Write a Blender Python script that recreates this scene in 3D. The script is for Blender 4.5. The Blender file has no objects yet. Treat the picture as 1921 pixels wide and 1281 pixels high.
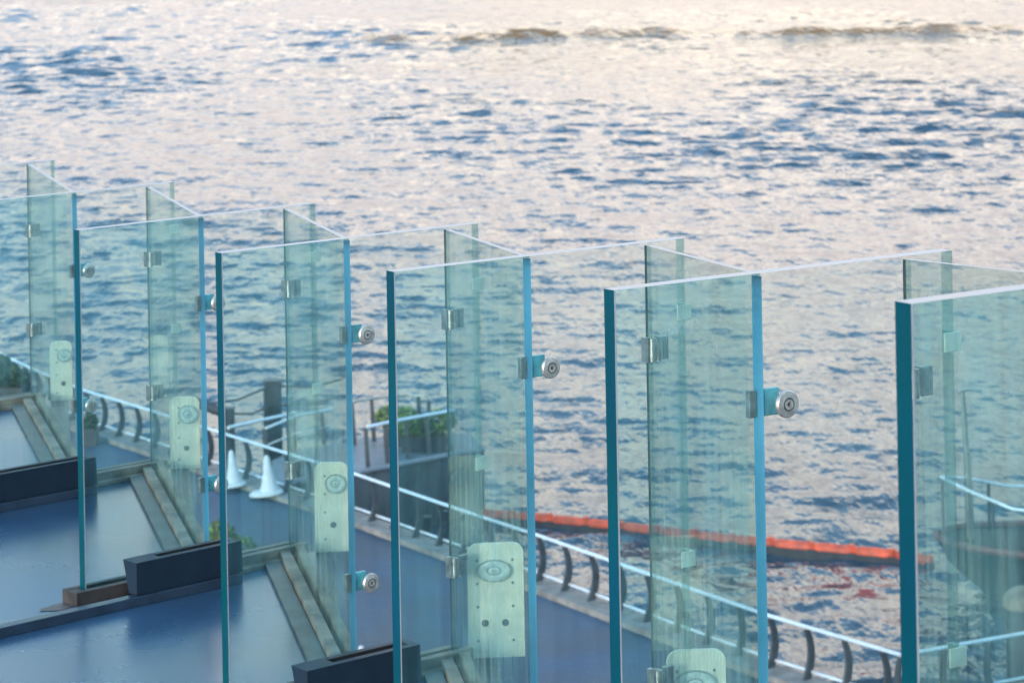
import bpy, bmesh, math, random
import numpy as np
from mathutils import Vector, Matrix

S = bpy.context.scene
C = S.collection
R = math.radians
random.seed(7)

# ------------------------------------------------------------------ camera
CAMZ = 17.5            # eye height above the water (z = 0)
F = 5000.0             # focal length in photo pixels (photo is 1921 wide)
ROLL = 0.0175
cd = bpy.data.cameras.new('camera')
cam = bpy.data.objects.new('camera', cd)
C.objects.link(cam)
cd.sensor_width = 36.0
cd.lens = 36.0 * F / 1921.0
cd.shift_y = -840.5 / 1921.0
cd.clip_start = 0.5
cd.clip_end = 60000
RIGHT = Vector((math.cos(ROLL), 0, -math.sin(ROLL)))
UP = Vector((math.sin(ROLL), 0, math.cos(ROLL)))
FWD = Vector((0, 1, 0))
m = Matrix((RIGHT, UP, -FWD)).transposed().to_4x4()
m.translation = (0, 0, CAMZ)
cam.matrix_world = m
cd.dof.use_dof = True
cd.dof.focus_distance = 11.2
cd.dof.aperture_fstop = 6.0
S.camera = cam

# ------------------------------------------------------------------ world and sun
SUN_EL, SUN_ROT = 12.0, 215.0
CLOUD_LO, CLOUD_HI, CLOUD_COL = 0.27, 0.47, (4.7, 4.05, 3.35, 1)
CLOUD_LOW = (1.62, 1.42, 1.34, 1)
ADDED_VEIL_COL = (1.2, 2.15, 3.0, 1)
w = bpy.data.worlds.new('World')
S.world = w
w.use_nodes = True
wn, wl = w.node_tree.nodes, w.node_tree.links
wn.clear()
wo = wn.new('ShaderNodeOutputWorld')
bg = wn.new('ShaderNodeBackground')
sky = wn.new('ShaderNodeTexSky')
sky.sky_type = 'NISHITA'
sky.sun_disc = False
sky.sun_elevation = R(SUN_EL)
sky.sun_rotation = R(SUN_ROT)
sky.air_density = 1.0
sky.dust_density = 1.5
sky.ozone_density = 3.0
bg.inputs['Strength'].default_value = 0.15
# unseen evening cloud bank, added for reflections: pale warm white, broken, thinning out above 20 degrees
g_tc = wn.new('ShaderNodeTexCoord')
g_sx = wn.new('ShaderNodeSeparateXYZ'); wl.new(g_tc.outputs['Generated'], g_sx.inputs[0])
g_mp = wn.new('ShaderNodeMapping'); g_mp.inputs['Scale'].default_value = (1.6, 1.6, 7.0)
wl.new(g_tc.outputs['Generated'], g_mp.inputs['Vector'])
g_nz = wn.new('ShaderNodeTexNoise'); g_nz.inputs['Scale'].default_value = 2.4; g_nz.inputs['Detail'].default_value = 5
wl.new(g_mp.outputs[0], g_nz.inputs['Vector'])
g_ma = wn.new('ShaderNodeMath'); g_ma.operation = 'MULTIPLY_ADD'; g_ma.inputs[1].default_value = 0.34; g_ma.inputs[2].default_value = -0.17
wl.new(g_nz.outputs['Fac'], g_ma.inputs[0])
g_ad = wn.new('ShaderNodeMath'); g_ad.operation = 'ADD'
g_lr = wn.new('ShaderNodeMath'); g_lr.operation = 'MULTIPLY_ADD'; g_lr.inputs[1].default_value = -0.30
wl.new(g_sx.outputs['X'], g_lr.inputs[0]); wl.new(g_sx.outputs['Z'], g_lr.inputs[2])
wl.new(g_lr.outputs[0], g_ad.inputs[0]); wl.new(g_ma.outputs[0], g_ad.inputs[1])
g_mr = wn.new('ShaderNodeMapRange'); g_mr.interpolation_type = 'SMOOTHSTEP'
g_mr.inputs['From Min'].default_value = CLOUD_LO; g_mr.inputs['From Max'].default_value = CLOUD_HI
g_mr.inputs['To Min'].default_value = 1.0; g_mr.inputs['To Max'].default_value = 0.0
wl.new(g_ad.outputs[0], g_mr.inputs['Value'])
g_mx = wn.new('ShaderNodeMix'); g_mx.data_type = 'RGBA'
g_az = wn.new('ShaderNodeMapRange'); g_az.interpolation_type = 'SMOOTHSTEP'
g_az.inputs['From Min'].default_value = 0.0; g_az.inputs['From Max'].default_value = 0.65
wl.new(g_sx.outputs['Y'], g_az.inputs['Value'])
g_mu = wn.new('ShaderNodeMath'); g_mu.operation = 'MULTIPLY'
wl.new(g_mr.outputs[0], g_mu.inputs[0]); wl.new(g_az.outputs[0], g_mu.inputs[1])
wl.new(g_mu.outputs[0], g_mx.inputs[0]); g_hz = wn.new('ShaderNodeMix'); g_hz.data_type = 'RGBA'; g_hz.inputs[0].default_value = 0.60
wl.new(sky.outputs[0], g_hz.inputs[6]); g_hz.inputs[7].default_value = ADDED_VEIL_COL      # unseen blue veil, added to lighten the wave troughs
wl.new(g_hz.outputs[2], g_mx.inputs[6]); 
g_el = wn.new('ShaderNodeMapRange'); g_el.inputs['From Min'].default_value = 0.02; g_el.inputs['From Max'].default_value = 0.22
wl.new(g_sx.outputs['Z'], g_el.inputs['Value'])
g_cc = wn.new('ShaderNodeMix'); g_cc.data_type = 'RGBA'
g_cc.inputs[6].default_value = CLOUD_LOW; g_cc.inputs[7].default_value = CLOUD_COL
wl.new(g_el.outputs[0], g_cc.inputs[0])
g_m2 = wn.new('ShaderNodeMapping'); g_m2.inputs['Scale'].default_value = (5.0, 5.0, 22.0)
wl.new(g_tc.outputs['Generated'], g_m2.inputs['Vector'])
g_n2 = wn.new('ShaderNodeTexNoise'); g_n2.inputs['Scale'].default_value = 1.0; g_n2.inputs['Detail'].default_value = 4
wl.new(g_m2.outputs[0], g_n2.inputs['Vector'])
g_r2 = wn.new('ShaderNodeValToRGB')
g_r2.color_ramp.elements[0].position = 0.36; g_r2.color_ramp.elements[0].color = (0.50, 0.58, 0.72, 1)
g_r2.color_ramp.elements[1].position = 0.60; g_r2.color_ramp.elements[1].color = (1.0, 1.0, 1.0, 1)
wl.new(g_n2.outputs['Fac'], g_r2.inputs['Fac'])
g_ml = wn.new('ShaderNodeMix'); g_ml.data_type = 'RGBA'; g_ml.blend_type = 'MULTIPLY'; g_ml.inputs[0].default_value = 1.0
wl.new(g_cc.outputs[2], g_ml.inputs[6]); wl.new(g_r2.outputs[0], g_ml.inputs[7])
wl.new(g_ml.outputs[2], g_mx.inputs[7])
wl.new(g_mx.outputs[2], bg.inputs['Color'])
wl.new(bg.outputs[0], wo.inputs['Surface'])

sd = bpy.data.lights.new('sun', 'SUN')
sd.energy = 0.7
sd.angle = R(12)
sd.color = (1.0, 0.92, 0.84)
sun = bpy.data.objects.new('sun', sd)
C.objects.link(sun)
el, az = R(SUN_EL), R(SUN_ROT)
sdir = Vector((math.sin(az) * math.cos(el), math.cos(az) * math.cos(el), math.sin(el)))
sun.rotation_euler = sdir.to_track_quat('Z', 'Y').to_euler()
sun.location = (20, 60, 60)

S.view_settings.view_transform = 'Standard'
S.view_settings.look = 'None'
S.view_settings.exposure = 2.15
S.view_settings.gamma = 1.0
S.cycles.use_denoising = True
S.cycles.transparent_max_bounces = 40
S.cycles.max_bounces = 10
S.cycles.glossy_bounces = 5
S.cycles.caustics_reflective = False
S.cycles.caustics_refractive = False
S.cycles.sample_clamp_indirect = 6

# ------------------------------------------------------------------ helpers
CAM = Vector((0, 0, CAMZ))
def ray(px, py):
    return FWD + RIGHT * ((px - 960.5) / F) + UP * (-(py + 200.0) / F)
def at(px, py, Y):
    return CAM + ray(px, py) * Y
def at_z(px, py, z):
    d = ray(px, py)
    return CAM + d * ((z - CAMZ) / d.z)

def nmat(name):
    mt = bpy.data.materials.new(name)
    mt.use_nodes = True
    nt = mt.node_tree
    return mt, nt.nodes, nt.links, nt.nodes['Principled BSDF']

def solid(name, col, rough=0.5, metal=0.0, var=0.12, scale=8.0, bump=0.0, stretch=None, col2=None, spec=0.5):
    """painted / metal / stone: base colour broken up by noise"""
    mt, n, l, p = nmat(name)
    tc = n.new('ShaderNodeTexCoord')
    mp = n.new('ShaderNodeMapping')
    l.new(tc.outputs['Object'], mp.inputs['Vector'])
    if stretch: mp.inputs['Scale'].default_value = stretch
    nz = n.new('ShaderNodeTexNoise')
    nz.inputs['Scale'].default_value = scale
    nz.inputs['Detail'].default_value = 6
    l.new(mp.outputs[0], nz.inputs['Vector'])
    rp = n.new('ShaderNodeValToRGB')
    c2 = col2 or tuple(c * (1 - 2.2 * var) for c in col)
    rp.color_ramp.elements[0].position = 0.32
    rp.color_ramp.elements[1].position = 0.68
    rp.color_ramp.elements[0].color = (*c2, 1)
    rp.color_ramp.elements[1].color = (*[min(1, c * (1 + var)) for c in col], 1)
    l.new(nz.outputs['Fac'], rp.inputs['Fac'])
    l.new(rp.outputs[0], p.inputs['Base Color'])
    mr = n.new('ShaderNodeMapRange')
    mr.inputs['To Min'].default_value = max(0.02, rough - 0.08)
    mr.inputs['To Max'].default_value = min(1, rough + 0.12)
    l.new(nz.outputs['Fac'], mr.inputs['Value'])
    l.new(mr.outputs[0], p.inputs['Roughness'])
    p.inputs['Metallic'].default_value = metal
    p.inputs['Specular IOR Level'].default_value = spec
    if bump:
        b = n.new('ShaderNodeBump')
        b.inputs['Strength'].default_value = bump
        b.inputs['Distance'].default_value = 0.01
        l.new(nz.outputs['Fac'], b.inputs['Height'])
        l.new(b.outputs[0], p.inputs['Normal'])
    return mt

def glass(name, tint, dirt=0.04, refl=1.0, dirt_glow_col=(0.75, 0.85, 0.83)):
    """flat laminated glass: tinted see-through + Fresnel reflection + streaky film of dirt and painted glow"""
    mt, n, l, p = nmat(name)
    n.remove(p)
    out = n['Material Output']
    ge = n.new('ShaderNodeNewGeometry')
    dt = n.new('ShaderNodeVectorMath'); dt.operation = 'DOT_PRODUCT'
    l.new(ge.outputs['Incoming'], dt.inputs[0]); l.new(ge.outputs['Normal'], dt.inputs[1])
    ab = n.new('ShaderNodeMath'); ab.operation = 'ABSOLUTE'; l.new(dt.outputs['Value'], ab.inputs[0])
    om = n.new('ShaderNodeMath'); om.operation = 'SUBTRACT'; om.inputs[0].default_value = 1.0; l.new(ab.outputs[0], om.inputs[1])
    pw = n.new('ShaderNodeMath'); pw.operation = 'POWER'; pw.inputs[1].default_value = 5; l.new(om.outputs[0], pw.inputs[0])
    ma = n.new('ShaderNodeMath'); ma.operation = 'MULTIPLY_ADD'; ma.inputs[1].default_value = 0.9 * refl; ma.inputs[2].default_value = 0.04 * refl
    l.new(pw.outputs[0], ma.inputs[0])
    tr = n.new('ShaderNodeBsdfTransparent'); tr.inputs[0].default_value = (*[c ** 0.5 for c in tint], 1)
    gl = n.new('ShaderNodeBsdfGlossy'); gl.inputs['Roughness'].default_value = 0.015
    gl.inputs['Color'].default_value = (0.92, 1.0, 0.98, 1)
    # slow roller-wave of heat-treated glass in the reflection
    tc = n.new('ShaderNodeTexCoord')
    mp = n.new('ShaderNodeMapping'); mp.inputs['Scale'].default_value = (3.0, 1.0, 0.35)
    l.new(tc.outputs['Object'], mp.inputs['Vector'])
    nz = n.new('ShaderNodeTexNoise'); nz.inputs['Scale'].default_value = 2.2; nz.inputs['Detail'].default_value = 2
    l.new(mp.outputs[0], nz.inputs['Vector'])
    bp = n.new('ShaderNodeBump'); bp.inputs['Strength'].default_value = 0.05; bp.inputs['Distance'].default_value = 0.01
    l.new(nz.outputs['Fac'], bp.inputs['Height']); l.new(bp.outputs[0], gl.inputs['Normal'])
    mx = n.new('ShaderNodeMixShader')
    l.new(ma.outputs[0], mx.inputs[0]); l.new(tr.outputs[0], mx.inputs[1]); l.new(gl.outputs[0], mx.inputs[2])
    # film of dirt and painted glow: vertical run marks and blotches
    mp2 = n.new('ShaderNodeMapping'); mp2.inputs['Scale'].default_value = (16.0, 16.0, 0.55)
    l.new(tc.outputs['Object'], mp2.inputs['Vector'])
    n2 = n.new('ShaderNodeTexNoise'); n2.inputs['Scale'].default_value = 1.0; n2.inputs['Detail'].default_value = 5
    l.new(mp2.outputs[0], n2.inputs['Vector'])
    n3 = n.new('ShaderNodeTexNoise'); n3.inputs['Scale'].default_value = 2.6; n3.inputs['Detail'].default_value = 5
    l.new(tc.outputs['Object'], n3.inputs['Vector'])
    mm = n.new('ShaderNodeMath'); mm.operation = 'MULTIPLY'; l.new(n2.outputs['Fac'], mm.inputs[0]); l.new(n3.outputs['Fac'], mm.inputs[1])
    mr = n.new('ShaderNodeMapRange')
    mr.inputs['From Min'].default_value = 0.19; mr.inputs['From Max'].default_value = 0.36
    mr.inputs['To Min'].default_value = dirt * 0.1; mr.inputs['To Max'].default_value = dirt * 2.8
    l.new(mm.outputs[0], mr.inputs['Value'])
    # dried water spots
    vo = n.new('ShaderNodeTexVoronoi'); vo.inputs['Scale'].default_value = 15
    l.new(tc.outputs['Object'], vo.inputs['Vector'])
    vr = n.new('ShaderNodeMapRange'); vr.inputs['From Min'].default_value = 0.05; vr.inputs['From Max'].default_value = 0.10
    vr.inputs['To Min'].default_value = 0.16; vr.inputs['To Max'].default_value = 0.0
    l.new(vo.outputs['Distance'], vr.inputs['Value'])
    vm = n.new('ShaderNodeMath'); vm.operation = 'MULTIPLY'; l.new(vr.outputs[0], vm.inputs[0]); l.new(n3.outputs['Fac'], vm.inputs[1])
    va = n.new('ShaderNodeMath'); va.operation = 'ADD'; l.new(mr.outputs[0], va.inputs[0]); l.new(vm.outputs[0], va.inputs[1])
    df = n.new('ShaderNodeBsdfDiffuse'); df.inputs[0].default_value = (*dirt_glow_col, 1)
    tl = n.new('ShaderNodeBsdfTranslucent'); tl.inputs[0].default_value = (*dirt_glow_col, 1)
    m2 = n.new('ShaderNodeMixShader'); m2.inputs[0].default_value = 0.5
    l.new(df.outputs[0], m2.inputs[1]); l.new(tl.outputs[0], m2.inputs[2])
    m3 = n.new('ShaderNodeMixShader')
    l.new(va.outputs[0], m3.inputs[0]); l.new(mx.outputs[0], m3.inputs[1]); l.new(m2.outputs[0], m3.inputs[2])
    l.new(m3.outputs[0], out.inputs['Surface'])
    return mt

def plies(name, col, line, rough=0.18, n_ply=8, width=0.06):
    """polished edge of a laminated pane: fine vertical ply lines across the thickness (local Y)"""
    mt, n, l, p = nmat(name)
    tc = n.new('ShaderNodeTexCoord')
    sx = n.new('ShaderNodeSeparateXYZ'); l.new(tc.outputs['Object'], sx.inputs[0])
    mu = n.new('ShaderNodeMath'); mu.operation = 'MULTIPLY'; mu.inputs[1].default_value = n_ply / width
    l.new(sx.outputs['Y'], mu.inputs[0])
    fr = n.new('ShaderNodeMath'); fr.operation = 'FRACT'; l.new(mu.outputs[0], fr.inputs[0])
    rp = n.new('ShaderNodeValToRGB')
    e = rp.color_ramp.elements
    e[0].position = 0.0; e[0].color = (*line, 1)
    e[1].position = 0.30; e[1].color = (*col, 1)
    x = rp.color_ramp.elements.new(0.86); x.color = (*col, 1)
    y = rp.color_ramp.elements.new(1.0); y.color = (*line, 1)
    l.new(fr.outputs[0], rp.inputs['Fac'])
    nz = n.new('ShaderNodeTexNoise'); nz.inputs['Scale'].default_value = 1.3
    l.new(tc.outputs['Object'], nz.inputs['Vector'])
    mx = n.new('ShaderNodeMix'); mx.data_type = 'RGBA'; mx.blend_type = 'MULTIPLY'; mx.inputs[0].default_value = 0.7
    l.new(rp.outputs[0], mx.inputs[6]); l.new(nz.outputs['Color'], mx.inputs[7])
    l.new(mx.outputs[2], p.inputs['Base Color'])
    p.inputs['Roughness'].default_value = rough
    p.inputs['Specular IOR Level'].default_value = 0.2
    return mt

class MB:
    """collects boxes, tubes and lathes and links them as ONE mesh object"""
    def __init__(self): self.v = []; self.f = []; self.mi = []; self.smooth = []
    def add(self, vs, fs, mi=0, smooth=False):
        o = len(self.v)
        self.v += [tuple(v) for v in vs]
        for k, f in enumerate(fs):
            self.f.append([o + i for i in f])
            self.mi.append(mi[k] if isinstance(mi, (list, tuple)) else mi)
            self.smooth.append(smooth)
        return self
    def hexa(self, p, mi=0):
        # p: 4 bottom (ccw from above) then 4 top
        return self.add(p, [(3, 2, 1, 0), (4, 5, 6, 7), (0, 1, 5, 4), (1, 2, 6, 5), (2, 3, 7, 6), (3, 0, 4, 7)], mi)
    def box(self, x0, x1, y0, y1, z0, z1, mi=0):
        return self.hexa([(x0, y0, z0), (x1, y0, z0), (x1, y1, z0), (x0, y1, z0), (x0, y0, z1), (x1, y0, z1), (x1, y1, z1), (x0, y1, z1)], mi)
    def prism(self, poly, z0, z1, mi=0):
        k = len(poly)
        vs = [(p[0], p[1], z0) for p in poly] + [(p[0], p[1], z1) for p in poly]
        fs = [tuple(range(k - 1, -1, -1)), tuple(range(k, 2 * k))]
        fs += [(i, (i + 1) % k, k + (i + 1) % k, k + i) for i in range(k)]
        return self.add(vs, fs, mi)
    def tube(self, pts, r, n=8, mi=0, flat=None):
        pts = [Vector(p) for p in pts]
        vs = []
        for i, p in enumerate(pts):
            t = (pts[min(i + 1, len(pts) - 1)] - pts[max(i - 1, 0)]).normalized()
            a = t.cross(Vector((0, 0, 1)))
            if a.length < 1e-3: a = Vector((1, 0, 0))
            a.normalize(); b = a.cross(t).normalized()
            ri = r[i] if isinstance(r, (list, tuple)) else r
            for k in range(n):
                q = 2 * math.pi * k / n
                vs.append(p + a * (ri * math.cos(q)) + b * (ri * math.sin(q) * (flat or 1)))
        fs = []
        for i in range(len(pts) - 1):
            for k in range(n):
                k2 = (k + 1) % n
                fs.append((i * n + k, i * n + k2, (i + 1) * n + k2, (i + 1) * n + k))
        fs.append(tuple(range(n - 1, -1, -1)))
        fs.append(tuple((len(pts) - 1) * n + k for k in range(n)))
        return self.add(vs, fs, mi, True)
    def lathe(self, prof, n=24, origin=(0, 0, 0), axis='Z', mi=0, smooth=True, dark=()):
        o = Vector(origin); vs = []
        for r, h in prof:
            for k in range(n):
                q = 2 * math.pi * k / n
                a, b = r * math.cos(q), r * math.sin(q)
                vs.append(o + (Vector((a, b, h)) if axis == 'Z' else Vector((a, -h, b))))
        fs = []
        for i in range(len(prof) - 1):
            for k in range(n):
                k2 = (k + 1) % n
                fs.append((i * n + k, i * n + k2, (i + 1) * n + k2, (i + 1) * n + k))
        fs.append(tuple(range(n - 1, -1, -1)))
        fs.append(tuple((len(prof) - 1) * n + k for k in range(n)))
        if dark: mi = [1 if i in dark else 0 for i in range(len(prof) - 1) for k in range(n)] + [0, 1]
        return self.add(vs, fs, mi, smooth)
    def build(self, name, mats, parent=None, bevel=0.0, loc=None, recalc=True):
        me = bpy.data.meshes.new(name)
        me.from_pydata(self.v, [], self.f)
        for mt in (mats if isinstance(mats, (list, tuple)) else [mats]): me.materials.append(mt)
        me.polygons.foreach_set('material_index', self.mi)
        me.polygons.foreach_set('use_smooth', self.smooth)
        me.update()
        if recalc:
            bm = bmesh.new(); bm.from_mesh(me)
            bmesh.ops.recalc_face_normals(bm, faces=bm.faces)
            bm.to_mesh(me); bm.free()
        o = bpy.data.objects.new(name, me)
        C.objects.link(o)
        if parent is not None: o.parent = parent
        if loc is not None: o.location = loc
        if any(self.smooth):
            md = o.modifiers.new('edges', 'EDGE_SPLIT'); md.split_angle = R(38)
        if bevel:
            md = o.modifiers.new('bevel', 'BEVEL'); md.width = bevel; md.segments = 2; md.limit_method = 'ANGLE'; md.angle_limit = R(50)
        return o

def tag(o, label=None, cat=None, group=None, kind=None):
    if label: o['label'] = label
    if cat: o['category'] = cat
    if group: o['group'] = group
    if kind: o['kind'] = kind
    return o
def empty(name, loc, rz=0.0):
    e = bpy.data.objects.new(name, None)
    e.location = loc; e.rotation_euler = (0, 0, rz); e.empty_display_size = 0.3
    C.objects.link(e)
    return e

# ------------------------------------------------------------------ levels
Z_FLOOR = CAMZ - 4.4     # terrace
Z_PROM = CAMZ - 15.0     # waterside promenade
Z_PONT = CAMZ - 15.5     # floating pontoon deck
H_RAIL = 1.1

# ------------------------------------------------------------------ water
def water_material():
    mt, n, l, p = nmat('river_water')
    p.inputs['Roughness'].default_value = 0.05
    p.inputs['IOR'].default_value = 1.333
    ge = n.new('ShaderNodeNewGeometry')
    sx = n.new('ShaderNodeSeparateXYZ'); l.new(ge.outputs['Position'], sx.inputs[0])
    # silty water: amber painted on tall swell tops for daylight coming through
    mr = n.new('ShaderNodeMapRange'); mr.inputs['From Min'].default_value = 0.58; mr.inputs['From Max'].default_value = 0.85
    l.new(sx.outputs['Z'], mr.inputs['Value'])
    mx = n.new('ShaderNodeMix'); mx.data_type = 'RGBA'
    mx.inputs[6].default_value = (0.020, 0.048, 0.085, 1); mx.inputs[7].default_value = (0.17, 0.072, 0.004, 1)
    # a plume of silt far out and to the right, cleaner water near the quay and at the left
    def smooth(sock, a, b_):
        r_ = n.new('ShaderNodeMapRange'); r_.interpolation_type = 'SMOOTHSTEP'
        r_.inputs['From Min'].default_value = a; r_.inputs['From Max'].default_value = b_
        l.new(sock, r_.inputs['Value']); return r_.outputs[0]
    sn = n.new('ShaderNodeTexNoise'); sn.inputs['Scale'].default_value = 0.035; sn.inputs['Detail'].default_value = 3
    l.new(ge.outputs['Position'], sn.inputs['Vector'])
    xo = n.new('ShaderNodeMath'); xo.operation = 'MULTIPLY_ADD'; xo.inputs[1].default_value = 60; l.new(sn.outputs['Fac'], xo.inputs[0]); l.new(sx.outputs['X'], xo.inputs[2])
    yo = n.new('ShaderNodeMath'); yo.operation = 'MULTIPLY_ADD'; yo.inputs[1].default_value = 90; l.new(sn.outputs['Fac'], yo.inputs[0]); l.new(sx.outputs['Y'], yo.inputs[2])
    mm = n.new('ShaderNodeMath'); mm.operation = 'MULTIPLY'
    l.new(smooth(xo.outputs[0], 5, 30), mm.inputs[0]); l.new(smooth(yo.outputs[0], 235, 330), mm.inputs[1])
    sm = n.new('ShaderNodeMix'); sm.data_type = 'RGBA'
    sm.inputs[6].default_value = (0.016, 0.046, 0.075, 1); sm.inputs[7].default_value = (0.115, 0.078, 0.045, 1)
    l.new(mm.outputs[0], sm.inputs[0]); l.new(sm.outputs[2], mx.inputs[6])
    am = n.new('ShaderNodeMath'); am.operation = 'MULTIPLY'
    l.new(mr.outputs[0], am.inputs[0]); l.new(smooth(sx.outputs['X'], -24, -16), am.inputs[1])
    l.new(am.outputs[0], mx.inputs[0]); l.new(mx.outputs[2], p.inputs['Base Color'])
    tc = n.new('ShaderNodeTexCoord')
    def layer(scale, sc, detail, dist, strength, prev=None, rot=0.0):
        mp = n.new('ShaderNodeMapping'); mp.inputs['Scale'].default_value = scale; mp.inputs['Rotation'].default_value = (0, 0, rot)
        l.new(tc.outputs['Object'], mp.inputs['Vector'])
        nz = n.new('ShaderNodeTexNoise'); nz.inputs['Scale'].default_value = sc; nz.inputs['Detail'].default_value = detail
        l.new(mp.outputs[0], nz.inputs['Vector'])
        b = n.new('ShaderNodeBump'); b.inputs['Strength'].default_value = strength; b.inputs['Distance'].default_value = dist
        l.new(nz.outputs['Fac'], b.inputs['Height'])
        if prev: l.new(prev.outputs[0], b.inputs['Normal'])
        return b
    b = layer((0.50, 0.17, 1), 1.0, 5, 1.1, 1.0, None, 0.06)
    b = layer((0.55, 1.0, 1.0), 1.5, 2, 0.02, 1.0, b)
    l.new(b.outputs[0], p.inputs['Normal'])
    return mt

def build_water():
    rng = np.random.default_rng(11)
    # rows: uniform in picture height between 60 m and 700 m, then growing to the horizon; columns: even in angle
    q = np.linspace(1500, 105, 1000)
    yr = np.concatenate([[-400, -50, 10, 30, 45], CAMZ * F / q, np.geomspace(860, 30000, 40)])
    tan = np.concatenate([[-40, -8, -2.5, -1.0, -0.6, -0.4], np.linspace(-0.29, 0.29, 900), [0.4, 0.6, 1.0, 2.5, 8, 40]])
    Y, T = np.meshgrid(yr, tan, indexing='ij')
    X = T * np.maximum(np.abs(Y), 60)
    dY = np.gradient(yr)[:, None]
    fade = np.clip((np.abs(T) < 0.33) * 1.0, 0, 1) * np.clip((Y - 45) / 10, 0, 1) * np.clip((1500 - Y) / 600, 0, 1)
    H = np.zeros_like(X)
    # patches of stronger chop (cat's paws)
    g = np.zeros_like(X)
    for k in range(10):
        a = rng.uniform(0, 2 * math.pi); lam = rng.uniform(25, 80); ph = rng.uniform(0, 6.28)
        g += np.sin(2 * math.pi / lam * (X * math.cos(a) * 1.0 + Y * math.sin(a) * 0.45) + ph)
    g = 1.0 + 0.30 * g / 1.6
    g -= 0.25
    g += 0.9 * np.exp(-((X + 52) / 30) ** 2 - ((Y - 400) / 150) ** 2) + 0.5 * np.exp(-((X - 30) / 14) ** 2 - ((Y - 175) / 40) ** 2)
    g = np.clip(g, 0.4, 2.3)
    n = 210
    for k in range(n):
        lam = math.exp(rng.uniform(math.log(0.8), math.log(8)))
        th = rng.normal(0.10, 0.42)
        kx, ky = 2 * math.pi / lam * math.sin(th), 2 * math.pi / lam * math.cos(th)
        slope = 0.0235
        amp = slope * lam / (2 * math.pi)
        ph = rng.uniform(0, 6.28)
        # loosely grouped wave trains
        mod = 0.8 + 0.45 * np.sin(2 * math.pi * (X * math.cos(th) - Y * math.sin(th)) / (lam * rng.uniform(3, 6)) + rng.uniform(0, 6.28)) \
                  * np.sin(2 * math.pi * (X * math.sin(th) + Y * math.cos(th)) / (lam * rng.uniform(5, 9)) + rng.uniform(0, 6.28))
        res = np.clip((lam / (dY * 1.1) - 0.5), 0, 1)
        s = np.sin(kx * X + ky * Y + ph)
        far = np.clip(Y / 260, 0.40, 1.05) if lam > 3 else np.clip(Y / 200, 0.62, 1.7)
        H += far * amp * mod * res * (s + 0.25 * s * s)
    H *= g
    # the floating boom shelters the strip of water just in front of it
    yb = 74.7 + (X - 0.7) * (69.6 - 74.7) / (10.2 - 0.7)
    H *= 1 - 0.0 * np.exp(-((Y - yb + 3.0) / 4.0) ** 2) * np.clip((X + 3) / 2, 0, 1) * np.clip((12.5 - X) / 2, 0, 1)
    # boat wake: one long steep swell far out
    Xc, Yc = X, Y
    line = 311 - 0.02 * Xc + 3.0 * np.sin(Xc / 9.0) + 1.5 * np.sin(Xc / 3.1 + 1)
    crest = 0.70 + 0.14 * np.sin(Xc / 6.1 + 0.9) + 0.13 * np.sin(Xc / 2.7 + 2.0) + 0.08 * np.sin(Xc / 1.25) + 0.04 * np.sin(Xc / 0.7 + 1)
    H *= 1 - 0.6 * np.exp(-((Yc - line) / 4.0) ** 2) * np.clip((Xc + 19.5) / 3, 0, 1)
    crest = np.clip(crest, 0.22, 0.95) * np.clip((Xc + 19.5) / 3, 0, 1)
    d = Yc - line
    H += 1.75 * crest * np.where(d < 0, np.exp(-(d / 3.2) ** 2), np.exp(-(d / 6.0) ** 2))
    crest2 = np.clip(0.3 + 0.6 * np.sin(Xc / 4.2 + 2.0), 0, 1) * np.clip((-Xc - 20) / 5, 0, 1) * np.clip((Xc + 46) / 6, 0, 1)
    d2 = Yc - (337 + 0.05 * Xc)
    H += 0.45 * crest2 * np.where(d2 < 0, np.exp(-(d2 / 2.4) ** 2), np.exp(-(d2 / 6.0) ** 2))
    H *= fade
    nr, nc = X.shape
    co = np.stack([X, Y, H], -1).astype(np.float32).reshape(-1)
    idx = np.arange(nr * nc).reshape(nr, nc)
    quads = np.stack([idx[:-1, :-1], idx[:-1, 1:], idx[1:, 1:], idx[1:, :-1]], -1).reshape(-1, 4)
    me = bpy.data.meshes.new('water')
    me.vertices.add(nr * nc); me.vertices.foreach_set('co', co)
    me.loops.add(quads.size); me.loops.foreach_set('vertex_index', quads.astype(np.int32).reshape(-1))
    me.polygons.add(len(quads))
    me.polygons.foreach_set('loop_start', np.arange(0, quads.size, 4, dtype=np.int32))
    me.polygons.foreach_set('use_smooth', np.ones(len(quads), dtype=bool))
    me.update(calc_edges=True)
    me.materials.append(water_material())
    o = bpy.data.objects.new('water', me); C.objects.link(o)
    tag(o, 'choppy river water reflecting a pale evening sky', kind='structure')
build_water()

# ------------------------------------------------------------------ materials
M_FIN = glass('tinted_glass', (0.71, 0.925, 0.935), dirt=0.030, refl=0.6, dirt_glow_col=(0.26, 0.62, 0.64))  # teal film adds a painted glow besides the dirt streaks
M_CLEAR = glass('clear_glass', (0.92, 0.965, 0.95), dirt=0.012)
M_CROSS = glass('cross_glass', (0.745, 0.81, 0.775), dirt=0.055, refl=0.25, dirt_glow_col=(0.64, 0.74, 0.67))
M_EDGE = plies('teal_laminate_edge', (0.0, 0.085, 0.125), (0.0, 0.025, 0.045), n_ply=8, width=0.06)
M_EDGEG = glass('clear_edge_glass', (0.20, 0.40, 0.38), dirt=0.08, refl=0.5, dirt_glow_col=(0.35, 0.55, 0.52))
M_TOP = solid('sky_pale_glass_top', (0.31, 0.30, 0.315), 0.35, var=0.08, scale=4)  # pale grey stands in for sky reflected in the pane tops
M_LITEDGE = solid('lit_blue_glass_edge', (0.058, 0.255, 0.39), 0.3, var=0.16, scale=2.6, stretch=(1, 1, 0.5))  # brighter blue painted in for light carried to the glass edge
M_TURQ = solid('turquoise_bracket', (0.10, 0.44, 0.52), 0.35, var=0.2, scale=14)
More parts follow.
